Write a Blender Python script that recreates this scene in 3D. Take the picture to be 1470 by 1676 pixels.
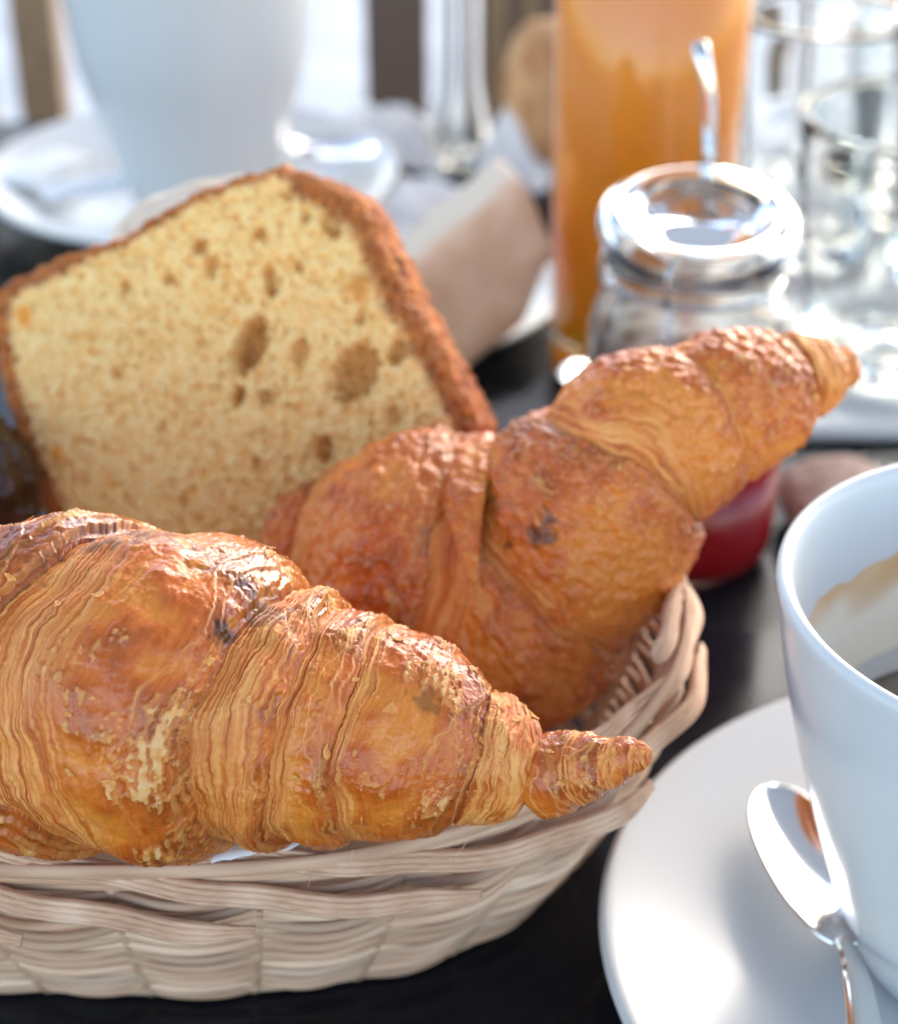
import bpy, math, random
import numpy as np
from mathutils import Vector

# ------------------------------------------------------------------ camera, sky, sun, exposure
# all lengths below are written in centimetres; S turns them into metres
S = 0.01
CAM_H, PITCH, FPX = 26.0, math.radians(31.0), 3000.0      # camera height over the table, tilt, focal length in photo pixels
FOCUS, APERTURE = 28.6, 0.52                               # focus distance and aperture width (cm)
SUN_EL, SUN_AZ = 28.0, 28.0                                # behind the table, to the right
scene = bpy.context.scene
for o in list(bpy.data.objects):
    bpy.data.objects.remove(o, do_unlink=True)
COL = scene.collection

cam = bpy.data.cameras.new('camera')
cam.sensor_fit = 'HORIZONTAL'
cam.sensor_width = 36.0
cam.lens = FPX / 1470 * 36.0
cam.clip_start, cam.clip_end = 0.01, 200.0
cam.dof.use_dof = True
cam.dof.focus_distance = FOCUS * S
cam.dof.aperture_fstop = cam.lens / (APERTURE * 10)
camo = bpy.data.objects.new('camera', cam)
camo.location = (0, 0, CAM_H * S)
camo.rotation_euler = (math.pi / 2 - PITCH, 0, 0)
COL.objects.link(camo)
scene.camera = camo

world = bpy.data.worlds.new('World')
scene.world = world
world.use_nodes = True
nt = world.node_tree
bg = nt.nodes['Background']
sky = nt.nodes.new('ShaderNodeTexSky')
sky.sky_type = 'NISHITA'
sky.sun_disc = False
sky.sun_elevation = math.radians(SUN_EL)
sky.sun_rotation = math.radians(SUN_AZ)
sky.air_density, sky.dust_density, sky.ozone_density = 1.0, 1.2, 0.6
nt.links.new(sky.outputs[0], bg.inputs[0])
bg.inputs[1].default_value = 0.15

sun = bpy.data.lights.new('sun', 'SUN')
sun.energy = 0.65
sun.angle = math.radians(40)
sun.color = (1.0, 0.93, 0.82)
suno = bpy.data.objects.new('sun', sun)
el, az = math.radians(SUN_EL), math.radians(SUN_AZ)
sd = Vector((math.sin(az) * math.cos(el), math.cos(az) * math.cos(el), math.sin(el)))
suno.rotation_euler = sd.to_track_quat('Z', 'Y').to_euler()
suno.location = (0.5, 2, 2)
COL.objects.link(suno)

vs = scene.view_settings
vs.view_transform = 'Standard'
vs.look = 'None'
vs.exposure = 2.12
vs.gamma = 1.0
vs.use_curve_mapping = False
scene.render.engine = 'CYCLES'
scene.cycles.use_denoising = True
scene.cycles.max_bounces = 14
scene.cycles.transmission_bounces = 12
scene.cycles.glossy_bounces = 6
scene.cycles.diffuse_bounces = 4
scene.cycles.sample_clamp_indirect = 6.0
scene.cycles.blur_glossy = 0.6

# ------------------------------------------------------------------ helpers
rng = np.random.default_rng(7)
random.seed(7)
CP, SP = math.cos(PITCH), math.sin(PITCH)

def ray(px, py):
    a, b = (px - 735) / FPX, (838 - py) / FPX
    return np.array([a, CP + b * SP, -SP + b * CP])

def on_z(px, py, z):            # point of height z seen at a photo pixel
    d = ray(px, py)
    return np.array([0, 0, CAM_H]) + d * ((z - CAM_H) / d[2])

def on_y(px, py, y):            # point at distance y seen at a photo pixel
    d = ray(px, py)
    return np.array([0, 0, CAM_H]) + d * (y / d[1])

def on_plane(px, py, c, n):
    d = ray(px, py)
    o = np.array([0, 0, CAM_H])
    return o + d * (np.dot(c - o, n) / np.dot(d, n))

def srgb(r, g, b):
    c = np.array([r, g, b], float) / 255
    return np.where(c <= 0.04045, c / 12.92, ((c + 0.055) / 1.055) ** 2.4)

_perm = np.random.default_rng(3).permutation(4096)
_grad = np.random.default_rng(4).normal(size=(4096, 3))
_grad /= np.linalg.norm(_grad, axis=1)[:, None]

def noise(x, y, z, seed=0):
    x, y, z = np.broadcast_arrays(x, y, z)
    xi, yi, zi = np.floor(x).astype(int), np.floor(y).astype(int), np.floor(z).astype(int)
    fx, fy, fz = x - xi, y - yi, z - zi
    u, v, w = (f * f * f * (f * (f * 6 - 15) + 10) for f in (fx, fy, fz))
    def g(i, j, k):
        h = _perm[(_perm[(_perm[(xi + i + seed * 57) & 4095] + yi + j) & 4095] + zi + k) & 4095]
        q = _grad[h]
        return q[..., 0] * (fx - i) + q[..., 1] * (fy - j) + q[..., 2] * (fz - k)
    def lerp(a, b, t): return a + (b - a) * t
    return 1.5 * lerp(lerp(lerp(g(0, 0, 0), g(1, 0, 0), u), lerp(g(0, 1, 0), g(1, 1, 0), u), v),
                      lerp(lerp(g(0, 0, 1), g(1, 0, 1), u), lerp(g(0, 1, 1), g(1, 1, 1), u), v), w)

def fbm(x, y, z, n=3, seed=0):
    t, a = 0, 1.0
    for i in range(n):
        t = t + a * noise(x * 2 ** i, y * 2 ** i, z * 2 ** i, seed + i)
        a *= 0.5
    return t

def worley(x, y, z, seed=0):     # distance to the nearest scattered point
    x, y, z = np.broadcast_arrays(x, y, z)
    xi, yi, zi = np.floor(x).astype(int), np.floor(y).astype(int), np.floor(z).astype(int)
    best = np.full(x.shape, 9.0)
    for i in (-1, 0, 1):
        for j in (-1, 0, 1):
            for k in (-1, 0, 1):
                h = _perm[(_perm[(_perm[(xi + i + seed * 31) & 4095] + yi + j) & 4095] + zi + k) & 4095]
                q = _grad[h] * 0.5
                d = (xi + i + .5 + q[..., 0] - x) ** 2 + (yi + j + .5 + q[..., 1] - y) ** 2 + (zi + k + .5 + q[..., 2] - z) ** 2
                best = np.minimum(best, d)
    return np.sqrt(best)

def sm(a, b, x):
    t = np.clip((x - a) / (b - a), 0, 1)
    return t * t * (3 - 2 * t)

def mix(a, b, t):
    t = np.asarray(t)[..., None]
    return a * (1 - t) + b * t

ORIGIN = {}
def tag(o, label=None, cat=None, group=None, kind=None):
    if label: o['label'] = label
    if cat: o['category'] = cat
    if group: o['group'] = group
    if kind: o['kind'] = kind
    return o

def thing(name, base, label, cat, group=None):
    o = bpy.data.objects.new(name, None)
    o.empty_display_size = 0.01
    o.location = np.array(base, float) * S
    COL.objects.link(o)
    ORIGIN[o] = np.array(base, float)
    return tag(o, label, cat, group)

def build(name, verts, quads, mat, parent=None, col=None, rough=None, smooth=True):
    verts = np.asarray(verts, float).reshape(-1, 3)
    base = ORIGIN[parent] if parent is not None else np.zeros(3)
    me = bpy.data.meshes.new(name)
    if isinstance(quads, np.ndarray):
        n = quads.shape[1]
        me.vertices.add(len(verts))
        me.vertices.foreach_set('co', ((verts - base) * S).astype(np.float32).ravel())
        me.loops.add(quads.size)
        me.loops.foreach_set('vertex_index', quads.astype(np.int32).ravel())
        me.polygons.add(len(quads))
        me.polygons.foreach_set('loop_start', np.arange(0, quads.size, n, dtype=np.int32))
        me.update(calc_edges=True)
    else:
        me.from_pydata(((verts - base) * S).tolist(), [], [list(map(int, q)) for q in quads])
    if col is not None:
        at = me.color_attributes.new('tint', 'FLOAT_COLOR', 'POINT')
        c = np.ones((len(verts), 4), np.float32)
        c[:, :3] = np.asarray(col).reshape(-1, 3)
        at.data.foreach_set('color', c.ravel())
    if rough is not None:
        at = me.attributes.new('gloss', 'FLOAT', 'POINT')
        at.data.foreach_set('value', np.asarray(rough, np.float32).ravel())
    me.polygons.foreach_set('use_smooth', [smooth] * len(me.polygons))
    me.validate()
    o = bpy.data.objects.new(name, me)
    me.materials.append(mat)
    COL.objects.link(o)
    if parent is not None:
        o.parent = parent
        ORIGIN[o] = base
    else:
        ORIGIN[o] = np.zeros(3)
    return o

def grid_quads(nu, nv, wrap_u=False, wrap_v=False):
    iu = np.arange(nu if wrap_u else nu - 1)
    iv = np.arange(nv if wrap_v else nv - 1)
    I, J = np.meshgrid(iu, iv, indexing='ij')
    I2, J2 = (I + 1) % nu, (J + 1) % nv
    return np.stack([I * nv + J, I2 * nv + J, I2 * nv + J2, I * nv + J2], -1).reshape(-1, 4)

def lathe(name, prof, c, mat, parent=None, n=96, tilt=0.0, pivot=0.0, close=True, zk=1.0):
    """profile of (radius, z) revolved about the vertical through c; a full ring of vertices per point"""
    p = np.array(prof, float)
    p[:, 1] *= zk
    a = np.linspace(0, 2 * np.pi, n, endpoint=False)
    V = np.stack([p[:, 0, None] * np.cos(a), p[:, 0, None] * np.sin(a), np.repeat(p[:, 1, None], n, 1)], -1)
    if tilt:
        y, z = V[..., 1].copy(), V[..., 2] - pivot
        V[..., 1] = y * math.cos(tilt) - z * math.sin(tilt)
        V[..., 2] = pivot + y * math.sin(tilt) + z * math.cos(tilt)
    V = V + np.array([c[0], c[1], c[2] if len(c) > 2 else 0.0])
    q = grid_quads(len(p), n, wrap_u=close, wrap_v=True)
    return build(name, V, q[:, ::-1].copy(), mat, parent)

def spline(pts, n):
    """Catmull-Rom through control rows"""
    p = np.array(pts, float)
    p = np.vstack([2 * p[0] - p[1], p, 2 * p[-1] - p[-2]])
    m = len(p) - 3
    t = np.linspace(0, m - 1e-9, n)
    i = t.astype(int); f = (t - i)[:, None]
    a, b, c, d = p[i], p[i + 1], p[i + 2], p[i + 3]
    return .5 * (2 * b + (c - a) * f + (2 * a - 5 * b + 4 * c - d) * f ** 2 + (3 * b - 3 * c + d - a) * f ** 3)

def rprof(pts, n=40):            # a smooth profile
    return spline(pts, n).tolist()

def tube(name, pts, rad, mat, parent=None, n=8, m=60, sect=None, up=(0, 0, 1), closed=False, col=None):
    c = np.array(pts, float) if closed else spline(pts, m)
    m = len(c)
    T = (np.roll(c, -1, 0) - np.roll(c, 1, 0)) if closed else np.gradient(c, axis=0)
    T /= np.linalg.norm(T, axis=1)[:, None]
    B = np.cross(T, np.array(up, float)); B /= np.linalg.norm(B, axis=1)[:, None]
    N = np.cross(B, T)
    if sect is None:
        a = np.linspace(0, 2 * np.pi, n, endpoint=False)
        sect = np.stack([np.cos(a), np.sin(a)], 1)
    r = np.broadcast_to(np.asarray(rad, float), (m,))
    V = c[:, None] + r[:, None, None] * (sect[None, :, :1] * B[:, None] + sect[None, :, 1:] * N[:, None])
    n = len(sect)
    q = grid_quads(m, n, wrap_u=closed, wrap_v=True)
    V = V.reshape(-1, 3)
    if not closed:
        V = np.vstack([V, c[0], c[-1]])
        k = m * n
        j = np.arange(n)
        cap0 = np.stack([j, (j + 1) % n, np.full(n, k), np.full(n, k)], 1)
        cap1 = np.stack([(m - 1) * n + (j + 1) % n, (m - 1) * n + j, np.full(n, k + 1), np.full(n, k + 1)], 1)
        faces = q.tolist() + [x[:3] for x in cap0.tolist()] + [x[:3] for x in cap1.tolist()]
        if col is not None: col = np.vstack([col.reshape(-1, 3), col.reshape(-1, 3)[:1], col.reshape(-1, 3)[-1:]])
        return build(name, V, faces, mat, parent, col)
    return build(name, V, q, mat, parent, col)

def box(name, lo, hi, mat, parent=None, bevel=0.0):
    lo, hi = np.array(lo, float), np.array(hi, float)
    v = [[(lo, hi)[i][0], (lo, hi)[j][1], (lo, hi)[k][2]] for i in (0, 1) for j in (0, 1) for k in (0, 1)]
    f = [[0, 1, 3, 2], [4, 6, 7, 5], [0, 4, 5, 1], [2, 3, 7, 6], [0, 2, 6, 4], [1, 5, 7, 3]]
    o = build(name, v, f, mat, parent, smooth=False)
    if bevel:
        b = o.modifiers.new('bevel', 'BEVEL'); b.width = bevel * S; b.segments = 3
    return o

# ------------------------------------------------------------------ materials
def material(name, color=(.5, .5, .5), rough=.5, **kw):
    m = bpy.data.materials.new(name)
    m.use_nodes = True
    b = m.node_tree.nodes['Principled BSDF']
    b.inputs['Base Color'].default_value = (*color, 1)
    b.inputs['Roughness'].default_value = rough
    for k, v in kw.items():
        b.inputs[k.replace('_', ' ')].default_value = v
    return m

def add_bump(m, scale, strength, dist=0.02, detail=4, stretch=None):
    t = m.node_tree
    b = t.nodes['Principled BSDF']
    n = t.nodes.new('ShaderNodeTexNoise'); n.inputs['Scale'].default_value = scale; n.inputs['Detail'].default_value = detail
    tc = t.nodes.new('ShaderNodeTexCoord')
    mp = t.nodes.new('ShaderNodeMapping')
    if stretch: mp.inputs['Scale'].default_value = stretch
    t.links.new(tc.outputs['Object'], mp.inputs[0]); t.links.new(mp.outputs[0], n.inputs['Vector'])
    bp = t.nodes.new('ShaderNodeBump'); bp.inputs['Strength'].default_value = strength; bp.inputs['Distance'].default_value = dist * S
    t.links.new(n.outputs['Fac'], bp.inputs['Height']); t.links.new(bp.outputs[0], b.inputs['Normal'])
    return n

def noise_colour(m, c1, c2, scale, detail=5, stretch=None):
    t = m.node_tree
    b = t.nodes['Principled BSDF']
    n = t.nodes.new('ShaderNodeTexNoise'); n.inputs['Scale'].default_value = scale; n.inputs['Detail'].default_value = detail
    tc = t.nodes.new('ShaderNodeTexCoord'); mp = t.nodes.new('ShaderNodeMapping')
    if stretch: mp.inputs['Scale'].default_value = stretch
    t.links.new(tc.outputs['Object'], mp.inputs[0]); t.links.new(mp.outputs[0], n.inputs['Vector'])
    r = t.nodes.new('ShaderNodeValToRGB')
    r.color_ramp.elements[0].position, r.color_ramp.elements[1].position = .35, .65
    r.color_ramp.elements[0].color = (*c1, 1); r.color_ramp.elements[1].color = (*c2, 1)
    t.links.new(n.outputs['Fac'], r.inputs[0]); t.links.new(r.outputs[0], b.inputs['Base Color'])
    return m

def tinted(name, rough=.5, gloss=False, bump=(0, 0), **kw):
    m = material(name, rough=rough, **kw)
    t = m.node_tree
    b = t.nodes['Principled BSDF']
    a = t.nodes.new('ShaderNodeVertexColor'); a.layer_name = 'tint'
    t.links.new(a.outputs[0], b.inputs['Base Color'])
    if gloss:
        g = t.nodes.new('ShaderNodeAttribute'); g.attribute_name = 'gloss'
        t.links.new(g.outputs['Fac'], b.inputs['Roughness'])
    if bump[0]: add_bump(m, bump[0], bump[1], .015)
    return m

SSS = dict(Subsurface_Weight=.12, Subsurface_Radius=(.004, .0016, .0006), Subsurface_Scale=1.0)
M = {}
M['pastry'] = tinted('pastry crust', .42, gloss=True, bump=(2600, .35), **SSS)
M['cake'] = tinted('cake crumb', .75, bump=(2200, .4), Subsurface_Weight=.2, Subsurface_Radius=(.004, .002, .0008), Subsurface_Scale=1.0)
M['bread'] = tinted('bread', .8, bump=(900, .5))
M['wicker'] = tinted('split willow', .62, bump=(3000, .4))
M['china'] = material('white glazed china', (.62, .62, .61), .2, Specular_IOR_Level=.32)
M['steel'] = material('polished steel', (.72, .72, .72), .1, Metallic=1.0)
M['wire'] = material('bail wire steel', (.45, .46, .48), .22, Metallic=1.0)
M['glass'] = material('clear glass', (.97, .985, .98), .0, Transmission_Weight=1.0, IOR=1.48)
M['lid_glass'] = material('thin lid glass', (.98, .99, .985), .0, Transmission_Weight=1.0, IOR=1.28)
M['juice'] = material('orange juice', tuple(srgb(255, 172, 8)), .3, Subsurface_Weight=1.0, Subsurface_Radius=(.045, .022, .003), Subsurface_Scale=1.0)
M['jam'] = material('red jam', (.50, .012, .016), .12, Subsurface_Weight=.3, Subsurface_Radius=(.01, .001, .001), Subsurface_Scale=1.0)
M['table'] = material('black lacquered wood', (.010, .010, .012), .2, IOR=1.27)
add_bump(M['table'], 60, .08, .02, 3, (1, 8, 1))
_t = M['table'].node_tree
_n = _t.nodes.new('ShaderNodeTexNoise'); _n.inputs['Scale'].default_value = 22; _n.inputs['Detail'].default_value = 7
_m = _t.nodes.new('ShaderNodeMapRange'); _m.inputs['From Min'].default_value = .35; _m.inputs['From Max'].default_value = .68; _m.inputs['To Min'].default_value = .10; _m.inputs['To Max'].default_value = .36
_c = _t.nodes.new('ShaderNodeTexCoord'); _t.links.new(_c.outputs['Object'], _n.inputs['Vector'])
_t.links.new(_n.outputs['Fac'], _m.inputs['Value']); _t.links.new(_m.outputs[0], _t.nodes['Principled BSDF'].inputs['Roughness'])
M['napkin'] = material('white paper napkin', (.82, .82, .82), .85); add_bump(M['napkin'], 300, .3)
M['coffee'] = material('milky coffee', (.22, .18, .135), .1)
M['foam'] = material('milk foam residue', tuple(srgb(228, 205, 168)), .45)
M['foam'] = tinted('milk foam film', .35, bump=(900, .25))
M['slat_dark'] = material('dark stained wood', (.13, .075, .048), .45); add_bump(M['slat_dark'], 80, .3, .03, 4, (8, 8, 1))
M['slat_tan'] = material('tan varnished wood', (.26, .15, .07), .4); noise_colour(M['slat_tan'], (.2, .11, .05), (.32, .19, .09), 60, 4, (8, 8, 1))
M['iron'] = material('black painted iron', (.01, .01, .011), .35)
M['paving'] = material('pale stone paving', (.5, .51, .52), .6); noise_colour(M['paving'], (.27, .28, .29), (.38, .39, .40), 6, 6)
M['choc'] = material('dark chocolate glaze', (.055, .02, .008), .16); add_bump(M['choc'], 260, .5, .06)
M['paper'] = material('thin baking paper', (.75, .74, .72), .6); add_bump(M['paper'], 200, .3)

# ------------------------------------------------------------------ setting: paving and table
FLOOR = -73.0
pv = tag(build('pavement', [(-3000, -1500, FLOOR), (3000, -1500, FLOOR), (3000, 5000, FLOOR), (-3000, 5000, FLOOR)], [[0, 1, 2, 3]], M['paving']), kind='structure')

# unseen overhead sheet, added to keep the high sky's light off the table
tag(box('added_sky_blocker', (-170, -150, 135), (170, 190, 137), material('white sky blocker sheet', (.72, .73, .74), .85)), kind='structure')
tb = thing('cafe_table', (0, 40, FLOOR), 'glossy black cafe table carrying the whole breakfast', 'table')
box('table_top', (-48, -8, -2.4), (48, 76, 0), M['table'], tb, .35)
lathe('pedestal', [(0.01, -2.5), (4, -2.5), (4, FLOOR + 3), (24, FLOOR + 2), (24, FLOOR), (0.01, FLOOR)], (0, 40, 0), M['iron'], tb, 48)

# ------------------------------------------------------------------ chairs beyond the table
def chair(cx, cy, rail_z, label, lo, hi, pattern):
    t = thing('slatted_chair', (cx, cy, FLOOR), label, 'chair', 'chairs beyond the table')
    box('seat', (cx - 20, cy - 36, -29), (cx + 20, cy + 2, -27), M['slat_tan'], t, .5)
    for sx in (-19, 19):
        box('leg', (cx + sx - 1.2, cy - 35, FLOOR), (cx + sx + 1.2, cy - 32.6, -29), M['iron'], t, .2)
        box('back_post', (cx + sx - 1.2, cy, FLOOR), (cx + sx + 1.2, cy + 2.4, rail_z), M['slat_tan'], t, .2)
    box('top_rail', (cx - 20.4, cy - .2, rail_z), (cx + 20.4, cy + 2.6, rail_z + 5), M['slat_dark'], t, .6)
    box('lower_rail', (cx - 17.7, cy + .2, -24), (cx + 17.7, cy + 2.2, -20), M['slat_dark'], t, .4)
    x = lo
    for i, (w, k) in enumerate(pattern):
        if k: box('slat', (x, cy + .6, -20), (x + w, cy + 1.8, rail_z), M[k], t, .2)
        x += w
    return t
pat = [(3.4, 'slat_dark'), (2.2, None), (.8, 'slat_dark'), (1.3, 'slat_tan'), (.6, 'slat_dark'), (1.1, 'slat_tan'), (.6, 'slat_dark'), (1.2, 'slat_tan')]
chair(-3, 96, 20, 'brown and black slatted chair behind the orange juice glass', -4.5, 0, pat)
chair(-46, 99, 18, 'brown wooden chair at the far left behind the tall white cup', -62, 0,
      [(4.0, 'slat_tan'), (1.0, 'slat_dark')] * 7)

# ------------------------------------------------------------------ bread basket
BX, BY, BA, BB, NE = -5.7, 30.0, 10.3, 7.0, 2.35
def oval(phi, grow):
    c, s = np.cos(phi), np.sin(phi)
    x = np.sign(c) * np.abs(c) ** (2 / NE); y = np.sign(s) * np.abs(s) ** (2 / NE)
    return BX + (BA + grow) * x, BY + (BB + grow) * y
_ph = np.linspace(0, 2 * np.pi, 4001)
_x, _y = oval(_ph, 0)
_al = np.concatenate([[0], np.cumsum(np.hypot(np.diff(_x), np.diff(_y)))]); PER = _al[-1]
def oval_at(fr, grow):           # fraction of the perimeter, counter-clockwise from the right end
    return oval(np.interp((fr % 1.0) * PER, _al, _ph), grow)
def rim_lift(fr):                # the ends of the basket stand a little higher than its long sides
    x, y = oval_at(fr, 0)
    return 1.1 * np.abs((x - BX) / BA) ** 4
bk = thing('bread_basket', (BX, BY, 0), 'pale woven willow basket holding the croissants and cake slice', 'basket')
NST = 22
RIM = 5.3
WOOD1, WOOD2, WOOD3 = srgb(230, 190, 158), srgb(174, 128, 98), srgb(242, 212, 184)
def strand_colour(m, n, seed):
    u = np.linspace(0, 30, m)[:, None]; v = np.arange(n)[None] * .9
    f = .5 + .5 * noise(u * 1.3, v, seed * 3.1 + 0 * u, 5)
    g = noise(u * .35, v * 0 + seed * 1.7, 0 * u, 6)
    c = mix(WOOD2, WOOD1, np.clip(f + .25 * g, 0, 1))
    return mix(c, WOOD3, np.clip(g * .8, 0, .6))
def loop_strand(k, nk):
    t = k / (nk - 1)
    m = 420
    fr = np.arange(m) / m
    grow = -2.1 * (1 - t) ** 1.25 - .15 + (.12 if k % 2 else -.12) * np.cos(fr * NST * np.pi) * .6
    scal = .26 * (np.abs(np.cos(fr * NST * np.pi / 1)) - .5) * (.4 + .6 * t)
    x, y = oval_at(fr, grow + scal)
    z = .18 + t * (RIM - 1.0) + rim_lift(fr) * t ** 2 + .05 * noise(fr * 40, k * 3.3 + 0 * fr, 0 * fr, 2)
    a = np.linspace(0, 2 * np.pi, 10, endpoint=False)
    sect = np.stack([.085 * np.sign(np.cos(a)) * np.abs(np.cos(a)) ** .8, .098 * np.sin(a)], 1)
    tube('weave_strand', np.stack([x, y, z], 1), 1.0, M['wicker'], bk, sect=sect, closed=True, col=strand_colour(m, 10, k) * (.78 + .34 * ((k * 7) % 5) / 4))
for k in range(21): loop_strand(k, 21)
for k in range(NST):             # uprights
    fr = (k + .5) / NST
    pts = []
    for t in np.linspace(0, 1, 6):
        x, y = oval_at(fr, -2.1 * (1 - t) ** 1.25 - .25)
        pts.append((float(x), float(y), .1 + t * (RIM - .7 + float(rim_lift(fr)))))
    tube('stake', pts, .14, M['wicker'], bk, 8, 24, up=(0.3, .2, 1), col=strand_colour(24, 8, k + 40))
bx_, by_ = oval(np.linspace(0, 2 * np.pi, 97)[:-1], -2.2)
build('base_panel', np.vstack([np.stack([bx_, by_, 0 * bx_ + .35], 1), np.stack([bx_, by_, 0 * bx_ + .12], 1)]),
      [list(range(96)), list(range(191, 95, -1))] + [[i, 96 + i, 96 + (i + 1) % 96, (i + 1) % 96] for i in range(96)],
      material('basket base ply', tuple(srgb(190, 165, 135)), .7), bk, smooth=False)
# rim: overlapping flat splints that climb from the inside over the top to the outside
def splint(fr0, span, w, rise, z0, out0, out1, seed, th=.075):
    m = 110
    t = np.linspace(0, 1, m)
    fr = fr0 + span * t
    grow = out0 + (out1 - out0) * sm(0, 1, t) + .06 * np.cos(fr * NST * 2 * np.pi)
    x, y = oval_at(fr, grow)
    grow = grow - .22 * sm(.9, 1, t)
    z = z0 + rise * (t - .5) * -1 + rim_lift(fr) + .05 * noise(t * 5, seed * 7.7 + 0 * t, 0 * t, 8)
    # flat section with five reed ridges on its outer face
    nn = 26
    s = np.linspace(-1, 1, nn)
    face = th * (.42 + .66 * np.abs(np.sin((s + 1) * np.pi * 2)) ** .7) * np.sqrt(np.clip(1 - s ** 6, .02, 1))
    sect = np.concatenate([np.stack([face, s * w / 2], 1), np.stack([-face[::-1], s[::-1] * w / 2], 1)])
    ct_, sn_ = math.cos(.5), math.sin(.5)
    sect = np.stack([sect[:, 0] * ct_ - sect[:, 1] * sn_, sect[:, 0] * sn_ + sect[:, 1] * ct_], 1)
    taper = .55 + .45 * np.minimum(sm(0, .02, t), sm(1, .9, t))
    tube('rim_splint', np.stack([x, y, z], 1), taper, M['wicker'], bk, m=m, sect=sect, col=strand_colour(m, len(sect), seed))
NSP = 15
for i in range(NSP):
    splint(i / NSP + .012, 2.7 / NSP, .42, 1.7, RIM - .40, -.30, .36, 100 + i, .11)
for i in range(3):
    m = 260
    fr = np.arange(m) / m
    x, y = oval_at(fr, -.22 + .1 * i)
    z = RIM - .55 + .22 * i + rim_lift(fr)
    a = np.linspace(0, 2 * np.pi, 10, endpoint=False)
    tube('rim_hoop', np.stack([x, y, z], 1), 1.0, M['wicker'], bk, sect=np.stack([.1 * np.cos(a), .15 * np.sin(a)], 1), closed=True, col=strand_colour(m, 10, 200 + i))
for i in range(36):              # stray fibres
    fr = random.uniform(.55, 1.02)
    x, y = oval_at(fr, .22 + random.uniform(-.1, .15)); z = RIM + random.uniform(-1.2, .25) + float(rim_lift(fr))
    p = np.array([float(x), float(y), z]); d = rng.normal(size=3) * .15; d[1] -= .08
    tube('fibre', [p, p + d * .6 + rng.normal(size=3) * .05, p + d * 1.3 + rng.normal(size=3) * .09 - [0, 0, .12]],   .005, M['wicker'], bk, 4, 10, col=np.tile(WOOD1, (40, 1)))

# ------------------------------------------------------------------ croissants
GOLD, ORANGE, BROWN, DARK, PALE, CREAM = srgb(222, 128, 42), srgb(196, 90, 20), srgb(138, 56, 13), srgb(68, 25, 12), srgb(240, 170, 92), srgb(246, 206, 152)

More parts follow.
